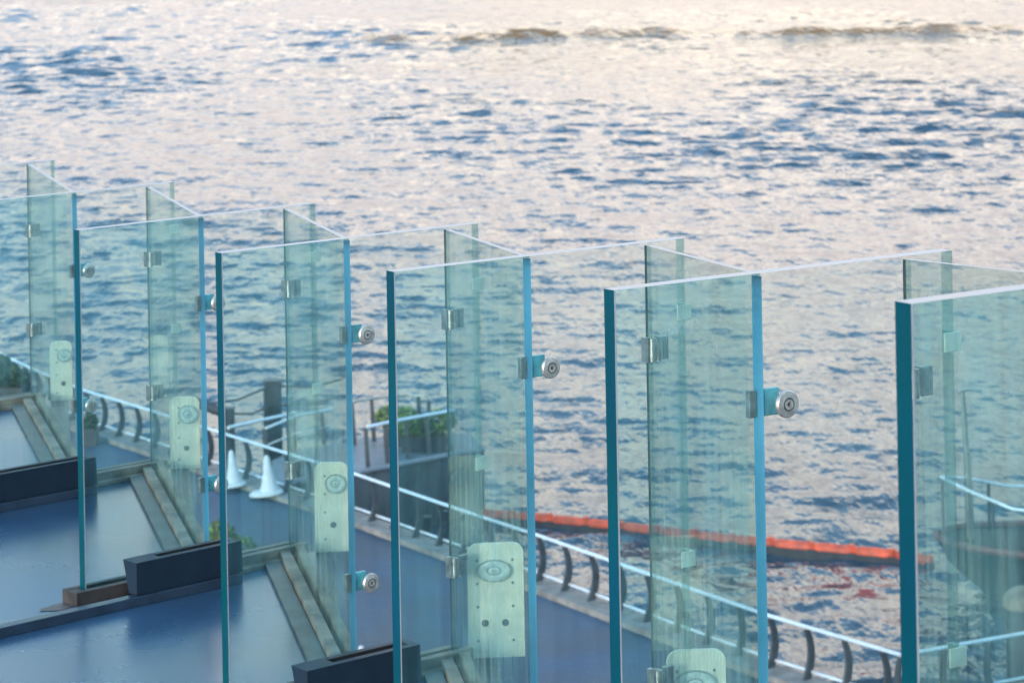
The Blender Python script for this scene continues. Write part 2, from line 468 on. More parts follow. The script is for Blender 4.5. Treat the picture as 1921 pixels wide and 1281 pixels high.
M_STEEL = solid('brushed_steel', (0.58, 0.51, 0.47), 0.34, metal=0.75, var=0.15, scale=30)
M_STEELD = solid('dull_steel', (0.27, 0.29, 0.28), 0.38, metal=0.7, var=0.2, scale=20)
M_CREAM = solid('cream_reflection', (0.84, 0.76, 0.61), 0.45, var=0.06, scale=9)
M_HOLESHADE = solid('dark_bolt_hole_and_groove_shade', (0.07, 0.09, 0.09), 0.5)
M_GREYR = solid('grey_edge_metal', (0.20, 0.21, 0.24), 0.5)
M_FITREFL = solid('pale_reflection', (0.55, 0.56, 0.46), 0.5)
M_RING = solid('grey_ring', (0.30, 0.35, 0.33), 0.5)
M_CLAMP = solid('satin_clamp_metal', (0.36, 0.34, 0.335), 0.36, metal=0.85, var=0.15, scale=25)
M_DISC = solid('grey_green_disc', (0.62, 0.68, 0.64), 0.4, var=0.1, scale=20)
M_KERB = solid('weathered_stone_channel', (0.21, 0.165, 0.125), 0.55, var=0.28, scale=6, bump=0.4, col2=(0.075, 0.06, 0.048))
M_STRIP = solid('worn_zinc_strip', (0.095, 0.095, 0.088), 0.45, metal=0.3, var=0.25, scale=5, col2=(0.06, 0.05, 0.042))
M_SHOE = solid('rusty_brown_shoe', (0.045, 0.037, 0.033), 0.6, var=0.3, scale=7)
M_NAVY = solid('navy_box_paint', (0.011, 0.023, 0.040), 0.5, var=0.12, scale=5, spec=0.25)
M_NAVYR = solid('navy_rail_paint', (0.020, 0.036, 0.062), 0.34, var=0.15, scale=6, spec=0.35)
M_BLACK = solid('black_slot', (0.004, 0.004, 0.005), 0.7)
M_RAILW = solid('pale_handrail_metal', (0.68, 0.71, 0.76), 0.30, metal=0.35, var=0.06, scale=3)
M_POST = solid('dark_post_steel', (0.035, 0.042, 0.05), 0.45, var=0.2, scale=10)
M_COPE = solid('quay_coping_stone', (0.20, 0.185, 0.175), 0.7, var=0.2, scale=3, bump=0.3)
M_WALL = solid('quay_wall_concrete', (0.16, 0.16, 0.16), 0.8, var=0.25, scale=1.0, bump=0.3)
M_PONT = solid('pontoon_side_steel', (0.055, 0.062, 0.072), 0.55, var=0.25, scale=1.2)
M_PDECK = solid('pontoon_deck_board', (0.17, 0.18, 0.21), 0.5, var=0.15, scale=2)
M_WHITE = solid('white_cone_paint', (0.52, 0.54, 0.57), 0.6, var=0.05, scale=5)
M_PILE = solid('tarred_pile', (0.012, 0.020, 0.030), 0.6, var=0.3, scale=4, stretch=(1, 1, 0.2))
M_ORANGE = solid('orange_boom_fabric', (0.72, 0.085, 0.022), 0.5, var=0.22, scale=3)
M_SKIRTREFL = solid('black_skirt_and_reflection', (0.015, 0.012, 0.012), 0.6)
M_HULL = solid('dark_hull_paint', (0.012, 0.026, 0.030), 0.6, var=0.25, scale=1.4, spec=0.15)
M_RUB = solid('oxide_rub_rail', (0.16, 0.06, 0.055), 0.6, var=0.25, scale=3)
M_TAN = solid('tan_pile_cap', (0.22, 0.155, 0.11), 0.7, var=0.2, scale=4)
M_PLANT = solid('dark_planter', (0.028, 0.034, 0.042), 0.5, var=0.15, scale=4)

def floor_material(name, col, rough, joints=None):
    mt, n, l, p = nmat(name)
    tc = n.new('ShaderNodeTexCoord')
    a = n.new('ShaderNodeTexNoise'); a.inputs['Scale'].default_value = 0.55; a.inputs['Detail'].default_value = 6
    b = n.new('ShaderNodeTexNoise'); b.inputs['Scale'].default_value = 26; b.inputs['Detail'].default_value = 3
    l.new(tc.outputs['Object'], a.inputs['Vector']); l.new(tc.outputs['Object'], b.inputs['Vector'])
    rp = n.new('ShaderNodeValToRGB')
    rp.color_ramp.elements[0].position = 0.3; rp.color_ramp.elements[1].position = 0.72
    rp.color_ramp.elements[0].color = (*[c * 0.55 for c in col], 1)
    rp.color_ramp.elements[1].color = (*[c * 1.30 for c in col], 1)
    l.new(a.outputs['Fac'], rp.inputs['Fac'])
    base = rp.outputs[0]
    # tiny pale chips and droppings
    v = n.new('ShaderNodeTexVoronoi'); v.inputs['Scale'].default_value = 3.2; v.inputs['Randomness'].default_value = 1
    l.new(tc.outputs['Object'], v.inputs['Vector'])
    cr = n.new('ShaderNodeValToRGB')
    cr.color_ramp.elements[0].position = 0.026; cr.color_ramp.elements[0].color = (1, 1, 1, 1)
    cr.color_ramp.elements[1].position = 0.036; cr.color_ramp.elements[1].color = (0, 0, 0, 1)
    l.new(v.outputs['Distance'], cr.inputs['Fac'])
    mx = n.new('ShaderNodeMix'); mx.data_type = 'RGBA'
    l.new(cr.outputs[0], mx.inputs[0]); l.new(base, mx.inputs[6]); mx.inputs[7].default_value = (0.45, 0.48, 0.52, 1)
    base = mx.outputs[2]
    if joints:
        br = n.new('ShaderNodeTexBrick'); br.inputs['Scale'].default_value = joints
        br.inputs['Mortar Size'].default_value = 0.012
        br.inputs['Color1'].default_value = (1, 1, 1, 1); br.inputs['Color2'].default_value = (0.82, 0.84, 0.86, 1); br.inputs['Mortar'].default_value = (0.55, 0.55, 0.55, 1)
        mpj = n.new('ShaderNodeMapping'); mpj.inputs['Rotation'].default_value = (0, 0, R(35))
        l.new(tc.outputs['Object'], mpj.inputs['Vector']); l.new(mpj.outputs[0], br.inputs['Vector'])
        m2 = n.new('ShaderNodeMix'); m2.data_type = 'RGBA'; m2.blend_type = 'MULTIPLY'; m2.inputs[0].default_value = 0.8
        l.new(base, m2.inputs[6]); l.new(br.outputs['Color'], m2.inputs[7]); base = m2.outputs[2]
    l.new(base, p.inputs['Base Color'])
    mr = n.new('ShaderNodeMapRange'); mr.inputs['To Min'].default_value = rough - 0.1; mr.inputs['To Max'].default_value = rough + 0.16
    l.new(a.outputs['Fac'], mr.inputs['Value']); l.new(mr.outputs[0], p.inputs['Roughness'])
    bu = n.new('ShaderNodeBump'); bu.inputs['Strength'].default_value = 0.06; bu.inputs['Distance'].default_value = 0.004
    l.new(b.outputs['Fac'], bu.inputs['Height']); l.new(bu.outputs[0], p.inputs['Normal'])
    return mt
M_TERR = floor_material('blue_grey_terrace_coating', (0.024, 0.062, 0.118), 0.24)
M_PROM = floor_material('blue_grey_promenade_paving', (0.020, 0.052, 0.102), 0.62, joints=0.7)

# ------------------------------------------------------------------ layout of the zigzag glass
# per screen, nearest first: pixel of outer top corner, joint with the cross pane behind, free end, joint with the pane in front; depth of the rear joint
T_P, T_C = 0.062, 0.030
YJ = {7: 23.4, 6: 20.5, 5: 17.8, 4: 15.25, 3: 12.65, 2: 10.05}
PX = {2: dict(L=(1152, 545), J=(1700, 480), Rr=(1786, 470), M=(1418, 513)),
      3: dict(L=(739, 510), J=(1214, 455), Rr=(1283, 447), M=(984, 480)),
      4: dict(L=(415.5, 475), J=(837, 426), Rr=(897, 417), M=(645, 447)),
      5: dict(L=(148.5, 432), J=(535, 388), Rr=(591, 380), M=(371, 406)),
      6: dict(L=None, J=(277, 347), Rr=(327, 341), M=(133, 364)),
      7: dict(L=None, J=(53, 305), Rr=(102, 299), M=None)}
P = {}
def flat(v): return Vector((v.x, v.y, 0))
for k in (2, 3, 4, 5, 6, 7):
    d = PX[k]
    J = at(*d['J'], YJ[k]); zt = J.z
    if d['L'] is not None:
        L = at_z(*d['L'], zt); u = flat(J - L).normalized()
    else:
        u = P[5]['u'].copy()
        L = J - u * (P[5]['sJ'] + 0.05 * (k - 5))
    sJ = flat(J - L).length
    def s_at(px, py):
        # where the pixel's vertical plane cuts the screen's line
        r = ray(px, py); n = Vector((u.y, -u.x, 0))
        t = (flat(L).dot(n)) / (r.x * n.x + r.y * n.y)
        return (Vector((r.x * t, r.y * t, 0)) - flat(L)).dot(u)
    sR = s_at(*d['Rr'])
    sM = s_at(*d['M']) if d['M'] else 0.25 * sJ
    P[k] = dict(L=flat(L), u=u, n=Vector((u.y, -u.x, 0)), sM=sM, sJ=sJ, sR=sR, top=zt - Z_FLOOR)
# nearest screen: same set-out, most of it beyond the right of the picture
u = P[2]['u']; L = at(1709, 570, 6.86)
P[1] = dict(L=flat(L), u=u, n=Vector((u.y, -u.x, 0)), sM=P[2]['sM'] * 1.04, sJ=P[2]['sJ'], sR=P[2]['sR'], top=L.z - Z_FLOOR)
def pt(k, s, off=0.0, z=0.0):
    q = P[k]
    v = q['L'] + q['u'] * s - q['n'] * off      # off > 0: behind the front face
    return Vector((v.x, v.y, Z_FLOOR + z))
def z_of(py, px, Y):
    return at(px, py, Y).z - Z_FLOOR
for k in sorted(P): print('P', k, {a: (round(b, 2) if isinstance(b, float) else tuple(round(x, 2) for x in b)) for a, b in P[k].items()})

SCREEN_LABEL = {
    1: 'tall glass screen nearest the camera, cut off by the right edge',
    2: 'glass screen second nearest the camera, with the orange boom behind both sides',
    3: 'glass screen in the middle, with the white planted pontoon rail at its left edge',
    4: 'glass screen whose left edge crosses the end of the middle navy box',
    5: 'glass screen whose whole left edge shows, standing in a brown base shoe',
    6: 'glass screen second farthest away, behind the small railing at left',
    7: 'farthest glass screen, cut off by the left edge of the view'}
CH = 0.085   # height of base channel
for k in range(1, 8):
    q = P[k]
    ang = math.atan2(q['u'].y, q['u'].x)
    e = empty('glass_screen', (q['L'].x, q['L'].y, Z_FLOOR), ang)
    tag(e, SCREEN_LABEL[k], 'glass screen', 'parallel glass screens in stepped row')
    h, sM, sR, sJ = q['top'], q['sM'], q['sR'], q['sJ']
    b = MB()
    z0 = CH * 0.6
    fin = MB()
    vs = [(0, 0, z0), (sM, 0, z0), (sM, T_P, z0), (0, T_P, z0), (0, 0, h), (sM, 0, h), (sM, T_P, h), (0, T_P, h)]
    fin.add(vs, [(0, 1, 5, 4), (2, 3, 7, 6), (3, 0, 4, 7), (4, 5, 6, 7)], [0, 0, 1, 2])
    fin.box(0.0005, 0.0055, -0.0018, -0.0002, z0, h - 0.001, 2)       # pale strip painted in as the bevel's glint
    fin.build('tinted_pane', [M_FIN, M_EDGE, M_TOP], e, recalc=False)
    cl = MB()
    x0 = sM
    vs = [(x0, 0, z0), (sR, 0, z0), (sR, T_P, z0), (x0, T_P, z0), (x0, 0, h), (sR, 0, h), (sR, T_P, h), (x0, T_P, h)]
    cl.add(vs, [(0, 1, 5, 4), (2, 3, 7, 6), (1, 2, 6, 5), (4, 5, 6, 7)], [0, 0, 1, 2])
    cl.build('clear_pane', [M_CLEAR, M_EDGEG, M_TOP], e, recalc=False)
    # base: brown shoe under the fin, stone channel under the outer part
    sh = MB()
    sh.box(-0.10, sM - 0.01, -0.055, -0.003, 0, CH)
    sh.box(-0.10, sM - 0.01, T_P + 0.003, T_P + 0.05, 0, CH)
    sh.box(-0.10, -0.012, -0.003, T_P + 0.003, 0, CH - 0.003)
    sh.box(-0.01, sM - 0.012, -0.003, T_P + 0.003, 0, 0.045)
    sh.build('base_shoe', M_SHOE, e, bevel=0.004)
    ch = MB()
    ch.box(sM + 0.05, sJ + 0.1, -0.06, -0.003, 0.0, CH)
    ch.box(sM + 0.05, sJ + 0.1, T_P + 0.003, T_P + 0.06, -0.02, CH - 0.01)
    ch.box(sM + 0.05, sJ + 0.02, -0.135, -0.062, 0.0, 0.03)
    ch.build('base_channel', M_KERB, e, bevel=0.004)
    # solid pieces standing in for fitting reflections at the free end
    if k in (2, 3, 4, 5, 6):
        py = {2: (640, 1230), 3: (585, 1047), 4: (532, 868), 5: (480, 728), 6: (430, 615)}[k]
        for y in py:
            Yk = pt(k, sR).y
            z = z_of(y, PX[k]['Rr'][0], Yk)
            c = MB()
            c.box(sR - 0.055, sR + 0.03, -0.012, -0.002, z - 0.037, z + 0.037)
            c.box(sR + 0.003, sR + 0.03, -0.002, T_P + 0.006, z - 0.035, z + 0.035)
            c.build('fitting_reflection', M_FITREFL, e, bevel=0.003)

# cross panes: from the rear joint of screen k forward to the mid joint of screen k-1
BOLT_PY = {6: (508, 760), 5: (568, 908), 4: (627, 1091), 3: (688, 1308), 2: (755, 1560)}     # at mid joints
CLAMP_PY = {7: (432, 617), 6: (485, 735), 5: (540, 880), 4: (597, 1060), 3: (653, 1272), 2: (715, 1460)}  # at rear joints
CROSS_LABEL = {
    7: 'farthest cross pane, green tinted, at the far left of the row',
    6: 'cross pane second from the far end, its foot strip ending at a navy box',
    5: 'cross pane third from the far end, its foot strip running down to the bottom edge',
    4: 'cross pane with the whole cream plate reflection built solid behind it',
    3: 'cross pane crossed by the orange boom, its blue edge right of the frame centre',
    2: 'cross pane nearest the camera, cut off by the right edge'}
def bolt_profile(r):
    return [(0.004, 0.0), (r, 0.0), (r, 0.010), (r * 0.94, 0.015), (r * 0.50, 0.017), (r * 0.46, 0.010), (r * 0.42, 0.010),
            (r * 0.40, 0.0185), (r * 0.18, 0.0185), (r * 0.14, 0.008), (0.002, 0.008)]
for k in (7, 6, 5, 4, 3, 2):
    j = k - 1
    A = pt(k, P[k]['sJ'], -0.004)
    dm = 0.008 + T_C * 0.55 + T_P * P[j]['n'].x / P[j]['u'].x
    Bp = pt(j, P[j]['sM'] + dm, T_P + 0.02)
    dirv = flat(Bp - A); Lc = dirv.length; dirv.normalize()
    ang = math.atan2(dirv.y, dirv.x)
    e = empty('cross_pane', A, ang)
    tag(e, CROSS_LABEL[k], 'glass pane', 'cross panes between the screens')
    h0, h1 = P[k]['top'] - 0.012, P[j]['top'] - 0.012
    t2 = T_C / 2; z0 = CH * 0.6
    g = MB()
    vs = [(0, -t2, z0), (Lc, -t2, z0), (Lc, t2, z0), (0, t2, z0), (0, -t2, h0), (Lc, -t2, h1), (Lc, t2, h1), (0, t2, h0)]
    g.add(vs, [(0, 1, 5, 4), (2, 3, 7, 6), (3, 0, 4, 7), (1, 2, 6, 5), (4, 5, 6, 7)], [0, 0, 1, 1, 2])
    g.build('pane', [M_CROSS, M_EDGEG, M_TOP], e, recalc=False)
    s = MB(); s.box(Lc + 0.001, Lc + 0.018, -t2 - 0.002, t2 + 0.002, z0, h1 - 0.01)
    s.build('lit_edge', M_LITEDGE, e)
    s = MB(); s.box(-0.003, -0.0005, -t2 - 0.001, -t2 + 0.010, z0, h0 - 0.002)
    s.build('rear_seal', M_POST, e)
    f = MB()
    # local -y side of a pane running towards the camera faces the terrace (left)
    f.box(0.06, Lc - 0.10, -t2 - 0.075, -t2 - 0.002, 0, CH - 0.02)
    f.box(0.06, Lc - 0.10, t2 + 0.002, t2 + 0.06, -0.02, CH)
    f.build('base_channel', M_KERB, e, bevel=0.004)
    f2 = MB(); f2.box(0.12, Lc - 0.14, -t2 - 0.19, -t2 - 0.08, 0.0, 0.028)
    f2.build('foot_strip', M_STRIP, e, bevel=0.003)
    # clamps at the rear joint
    sgn_ang = math.atan2(P[k]['u'].y, P[k]['u'].x) - ang
    rot = Matrix.Rotation(sgn_ang, 3, 'Z')
    for y in CLAMP_PY[k]:
        z = z_of(y, PX[k]['J'][0], A.y)
        c = MB()
        c.box(-0.052, -0.018, -0.055, -0.004, z - 0.058, z + 0.058)
        c.tube([(-0.020, -0.048, z - 0.055), (-0.020, -0.048, z + 0.055)], 0.022, 12)
        o = c.build('corner_clamp', M_CLAMP, e, bevel=0.003)
        o.rotation_euler = (0, 0, sgn_ang)
        c = MB(); c.box(0.022, 0.085, -0.040, -0.006, z - 0.055, z + 0.055)
        o2 = c.build('clamp_leaf', M_STEELD, o, bevel=0.003)
    # bolt brackets at the mid joint of the pane in front
    if j in BOLT_PY:
        a2 = math.atan2(P[j]['u'].y, P[j]['u'].x)
        for y in BOLT_PY[j]:
            z = z_of(y, PX[j]['M'][0], Bp.y)
            hh = 0.050
            c = MB()
            # arm behind the screen, in the screen's own directions (origin = middle joint on the back face)
            c.box(0.012, 0.085, 0.002, 0.026, z - hh, z + hh)
            o = c.build('bracket_arm', M_TURQ, e, bevel=0.004)
            loc = e.matrix_world
            base = pt(j, P[j]['sM'] + dm, T_P)
            loc = Matrix.Rotation(-ang, 3, 'Z') @ (Vector((base.x, base.y, Z_FLOOR)) - Vector(e.location))
            o.location = loc; o.rotation_euler = (0, 0, a2 - ang)
            c = MB(); c.box(-0.052, -0.018, 0.004, 0.030, z - hh, z + hh)
            c.build('cover_plate', M_STEELD, o, bevel=0.003)
            c = MB(); c.lathe(bolt_profile(0.050 if j < 4 else 0.053), 32, (0.064, -T_P - 0.001, z), 'Y', dark=(4, 5, 6, 9))  # grooves and socket painted dark for the shade inside them
            c.build('bolt_head', [M_STEEL, M_HOLESHADE], o)

# ------------------------------------------------------------------ terrace slab
order = []
for k in (7, 6, 5, 4, 3, 2):
    order += [pt(k, P[k]['sM'] if k == 7 else P[k]['sM']), pt(k, P[k]['sJ'])]
order.append(pt(1, P[1]['sM']))
poly = [(p.x, p.y) for p in order]
left_far = pt(7, -14)
outer = [(left_far.x, left_far.y)] + poly + [(pt(1, P[1]['sJ']).x, pt(1, P[1]['sJ']).y), (14, 4.0), (14, -6), (-26, -6)]
def fan_prism(mb, poly, z0, z1):
    bm = bmesh.new()
    vs = [bm.verts.new((x, y, z1)) for x, y in poly]
    fc = bm.faces.new(vs)
    bmesh.ops.triangulate(bm, faces=[fc])
    tris = [[v.index for v in f.verts] for f in bm.faces]
    bm.verts.index_update(); tris = [[v.index for v in f.verts] for f in bm.faces]
    bm.free()
    n = len(poly)
    mb.add([(x, y, z1) for x, y in poly] + [(x, y, z0) for x, y in poly],
           tris + [[i + n for i in reversed(t)] for t in tris] + [(i, (i + 1) % n, n + (i + 1) % n, n + i) for i in range(n)])
t = MB()
fan_prism(t, outer, Z_PROM - 0.2, Z_FLOOR)
o = t.build('terrace', M_TERR)
tag(o, 'smooth blue grey terrace floor inside the zigzag of glass', kind='structure')
# ledge triangles outside the zigzag that carry the built plate reflections
lg = MB()
for k in (7, 6, 5, 4, 3, 2):
    a, b_, c_ = pt(k, P[k]['sJ'], 0.02), pt(k, P[k]['sR'] + 0.10, 0.02), pt(k - 1, P[k - 1]['sM'] + 0.03, T_P + 0.01)
    lg.prism([(a.x, a.y), (c_.x, c_.y), (b_.x, b_.y)], Z_FLOOR - 0.35, Z_FLOOR - 0.006)
o = lg.build('ledge', M_TERR)
tag(o, 'narrow ledge outside the cross panes', kind='structure')

# cream plates added outside each cross pane in place of reflections in it
PLATE_REFL = {7: (95, 640, 762), 6: (320, 745, 892), 5: (592, 868, 1047), 4: (880, 1020, 1248), 3: (1255, 1220, 1500)}
PLATE_REFL_LABEL = {
    7: 'cream plate reflection built solid behind the farthest cross pane, half hidden by a teal glass edge',
    6: 'cream plate reflection built solid, cut by a blue strip, behind the glass above the left navy boxes',
    5: 'cream plate reflection built solid left of the blue strip, beside the dark planted pontoon',
    4: 'whole cream plate reflection built solid, with oval disc and dark bolt holes, bottom centre',
    3: 'cream plate reflection built solid, with only its rounded top showing at the bottom edge'}
for k in (7, 6, 5, 4, 3):
    x0, y0, y1 = PLATE_REFL[k]
    Yp = YJ[k] + 0.12
    base = at(x0, y1, Yp)
    sc = Yp / F
    wd = {7: 41, 6: 56, 5: 64, 4: 106, 3: 112}[k] * sc
    hgt = (y1 - y0) * sc
    e = empty('plate_reflection', (base.x, base.y, Z_FLOOR - 0.006), R(4))
    tag(e, PLATE_REFL_LABEL[k], 'mounting plate', 'cream plate reflections built solid')  # added plate standing in for a reflection in the cross pane
    r = 0.06
    z_top = base.z + hgt - e.location.z
    prof = [(0, 0), (wd, 0)]
    for i in range(7):
        q = math.pi / 2 * i / 6; prof.append((wd - r + r * math.cos(q - 0) , z_top - r + r * math.sin(q)))
    for i in range(7):
        q = math.pi / 2 + math.pi / 2 * i / 6; prof.append((r + r * math.cos(q), z_top - r + r * math.sin(q)))
    n = len(prof); b = MB()
    b.add([(x, 0, z) for x, z in prof] + [(x, 0.022, z) for x, z in prof],
          [tuple(range(n)), tuple(range(2 * n - 1, n - 1, -1))] + [(i, (i + 1) % n, n + (i + 1) % n, n + i) for i in range(n)])
    b.build('reflected_plate', M_CREAM, e, bevel=0.003)
    dr, dfx, sfx, lfx = {7: (0.060, 0.66, (0.30,), (0.60,)), 6: (0.074, 0.62, (0.30,), (0.55,)), 5: (0.068, 0.62, (0.30,), (0.54,))}.get(k, (0.098, 0.47, (0.17, 0.80), (0.30, 0.66)))
    ds = dr / 0.098
    cz = z_top - 0.155 * hgt / 0.69 * 1.0
    b = MB(); b.lathe([(0.01, 0), (0.098, 0), (0.098, 0.006), (0.092, 0.009), (0.045, 0.012), (0.040, 0.009), (0.036, 0.012), (0.016, 0.016), (0.012, 0.008), (0.002, 0.008)], 36, (0, -0.001, 0), 'Y')
    o = b.build('reflected_disc', M_DISC, e); o.location = (wd * dfx, 0, cz); o.scale = (ds, 1, ds * (0.62 if k < 5 else 0.9))
    for ra, rb in ((0.094, 0.104), (0.036, 0.042), (0.003, 0.014)):
        b = MB(); b.lathe([(ra, 0.0), (rb, 0.0), (rb, 0.0145), (ra, 0.0145)], 36, (0, -0.001, 0), 'Y', smooth=False)
        b.f = b.f[:-2]; b.mi = b.mi[:-2]; b.smooth = b.smooth[:-2]
        b.build('ring', M_RING, o)
    for fx in sfx:
        for fz in (0.14, 0.33, 0.52, 0.80):
            b = MB(); b.lathe([(0.001, 0), (0.008, 0), (0.007, 0.003), (0.001, 0.003)], 10, (wd * fx, -0.001, z_top - hgt * fz), 'Y')
            b.build('small_bolt_reflection', M_HOLESHADE, e)
    for fx in lfx:
        b = MB(); b.lathe([(0.001, 0), (0.021, 0), (0.019, 0.004), (0.001, 0.004)], 16, (wd * fx, -0.001, z_top - hgt * 0.655), 'Y')
        b.build('large_bolt_reflection', M_HOLESHADE, e)

# ------------------------------------------------------------------ navy boxes and kerb rails on the terrace
BOX = {6: (-85, 172), 5: (242, 440), 4: (557, 770)}
BOX_LABEL = {6: 'navy slotted box at the left edge of the view', 5: 'middle navy slotted box on the thin floor rail',
             4: 'navy slotted box cut off by the bottom edge'}
KERB_LABEL = {6: 'thin navy floor rail under the farthest slotted box', 5: 'thin navy floor rail running from the left edge under the middle box',
              4: 'thin navy floor rail under the nearest slotted box, mostly below the frame'}
for k in (6, 5, 4):
    q = P[k]
    ang = math.atan2(q['u'].y, q['u'].x)
    off = 0.20 if k != 6 else 0.20
    def s_on(px, offset):
        r = ray(px, 900); n = q['n']; o0 = q['L'] + n * offset
        t = o0.dot(n) / (r.x * n.x + r.y * n.y)
        return (Vector((r.x * t, r.y * t, 0)) - o0).dot(q['u'])
    s0, s1 = s_on(BOX[k][0], 0.27), s_on(BOX[k][1], 0.27)
    org = pt(k, 0)
    kr = MB()
    kr.box(s0 - (3.0 if k != 4 else 2.0), s1 + 0.01, -0.33, -0.25, 0.0, 0.062)
    o = kr.build('floor_rail', M_NAVYR, bevel=0.004)
    o.location = org; o.rotation_euler = (0, 0, ang)
    tag(o, KERB_LABEL[k], 'rail', 'thin floor rails on the terrace')
    e = empty('slotted_box', org, ang)
    tag(e, BOX_LABEL[k], 'box', 'navy slotted boxes on the terrace')
    zt, zb = 0.275, 0.064
    sl0, sl1 = s0 + 0.20, s1 - 0.05
    y0, y1 = -0.335, -0.185
    ya, yb = y0 + 0.045, y1 - 0.045
    b = MB()
    # hollow-topped body: walls tapering to the foot, four rim strips round the slot
    B0 = [(s0 + 0.02, y0 + 0.03, zb), (s1 + 0.03, y0 + 0.03, zb), (s1 + 0.03, y1 - 0.03, zb), (s0 + 0.02, y1 - 0.03, zb)]
    T0 = [(s0, y0, zt), (s1, y0, zt), (s1, y1, zt), (s0, y1, zt)]
    I0 = [(sl0, ya, zt), (sl1, ya, zt), (sl1, yb, zt), (sl0, yb, zt)]
    I1 = [(x, y, zt - 0.09) for x, y, z in I0]
    b.add(B0 + T0 + I0 + I1, [(3, 2, 1, 0), (0, 1, 5, 4), (1, 2, 6, 5), (2, 3, 7, 6), (3, 0, 4, 7),
          (4, 5, 9, 8), (5, 6, 10, 9), (6, 7, 11, 10), (7, 4, 8, 11)])
    b.build('body', M_NAVY, e, bevel=0.003, recalc=False)
    b = MB()
    b.add([(x, y, z - 0.002) for x, y, z in I0] + I1, [(0, 1, 5, 4), (1, 2, 6, 5), (2, 3, 7, 6), (3, 0, 4, 7), (4, 5, 6, 7)])
    b.build('slot', M_BLACK, e, recalc=False)

# rust stain spreading from the bare shoe end of the fifth screen
st_ = []
q = P[5]
for i in range(18):
    a = 2 * math.pi * i / 18
    r_ = random.uniform(0.75, 1.2)
    v = pt(5, -0.17 + 0.17 * r_ * math.cos(a), 0.02 + 0.075 * r_ * math.sin(a), 0.004)
    st_.append(tuple(v))
b = MB(); b.add(st_, [tuple(range(18))])
M_STAIN = solid('rust_stain', (0.085, 0.06, 0.055), 0.5, var=0.3, scale=12)
o = b.build('floor_stain', M_STAIN); tag(o, 'rust brown stain on the terrace floor', kind='structure')

# ------------------------------------------------------------------ promenade, coping, railing
rail_px = [(27, 676), (61, 692), (160, 733), (290, 772), (480, 832), (670, 890), (740, 914), (855, 953), (1010, 1004), (1225, 1079), (1445, 1155), (1690, 1228)]
rail = [at_z(x, y, Z_PROM + H_RAIL) for x, y in rail_px]
corner = rail[-1]
r2 = at_z(1921, 1187, Z_PROM + H_RAIL)
d2 = (r2 - corner).normalized()
rail2 = [corner, r2, corner + d2 * 14]
d0 = (rail[0] - rail[1]).normalized()
rail = [rail[0] + d0 * 14] + rail
def offs(path, d):
    out = []
    for i, p in enumerate(path):
        t = flat(path[min(i + 1, len(path) - 1)] - path[max(i - 1, 0)]).normalized()
        out.append(p + Vector((-t.y, t.x, 0)) * d)        # +: left of travel = water side
    return out
path = rail + rail2[1:]
edge_out, edge_in = offs(path, 0.22), offs(path, -0.42)
pm = MB()
fan_prism(pm, [(p.x, p.y) for p in edge_in] + [(60, 20), (60, -30), (-70, -30), (-70, edge_in[0].y)], -3, Z_PROM)
o = pm.build('promenade', M_PROM)
tag(o, 'blue grey paved promenade below the terrace', kind='structure')
cp = MB()
for i in range(len(path) - 1):
    a, b_, c_, d_ = edge_in[i], edge_in[i + 1], edge_out[i + 1], edge_out[i]
    cp.prism([(a.x, a.y), (b_.x, b_.y), (c_.x, c_.y), (d_.x, d_.y)], -3, Z_PROM + 0.12)
o = cp.build('quay_coping', M_COPE)
tag(o, 'stone coping along the edge of the promenade', kind='structure')

def resample(path, step):
    out = []; acc = 0.0
    for i in range(len(path) - 1):
        a, b_ = path[i], path[i + 1]; L_ = (b_ - a).length
        s = -acc if acc else 0.0
        s = acc
        while s < L_:
            out.append((a.lerp(b_, s / L_), (b_ - a).normalized())); s += step
        acc = s - L_
    return out
def railing(name, path, label, step=1.0, start=None):
    e = empty(name, (path[0].x, path[0].y, Z_PROM + 0.12))
    tag(e, label, 'railing')
    base = Vector(e.location)
    b = MB(); b.tube([p - base for p in path], 0.055, 10, flat=0.6)
    b.build('handrail', M_RAILW, e)
    low = [p - base + Vector((0, 0, -0.86)) for p in offs(path, 0.10)]
    b = MB(); b.tube(low, 0.03, 8)
    b.build('lower_rail', M_RAILW, e)
    for p, t in resample(path, step):
        n = Vector((-t.y, t.x, 0)).normalized()
        b = MB(); pr = []
        for i in range(9):
            q = i / 8
            bow = 0.20 * math.sin(math.pi * (0.15 + 0.75 * q)) - 0.09
            c = p - base + n * bow + Vector((0, 0, -0.05 - q * (H_RAIL - 0.17)))
            wdt = 0.055 + 0.04 * q
            tt = Vector((t.x, t.y, 0)).normalized()
            pr.append((c - n * wdt - tt * 0.03, c + n * wdt - tt * 0.03, c + n * wdt + tt * 0.03, c - n * wdt + tt * 0.03))
        vs = [v for r_ in pr for v in r_]
        fs = [(0, 1, 2, 3), (35, 34, 33, 32)]
        for i in range(8):
            for a in range(4):
                fs.append((4 * i + a, 4 * i + (a + 1) % 4, 4 * i + 4 + (a + 1) % 4, 4 * i + 4 + a))
        b.add(vs, fs)
        b.build('post', M_POST, e)
    return e
railing('quay_railing', rail, 'long pale topped railing with dark bowed posts running diagonally along the promenade')
railing('quay_railing', rail2, 'short return of pale railing beyond the corner, behind the nearest glass screen')

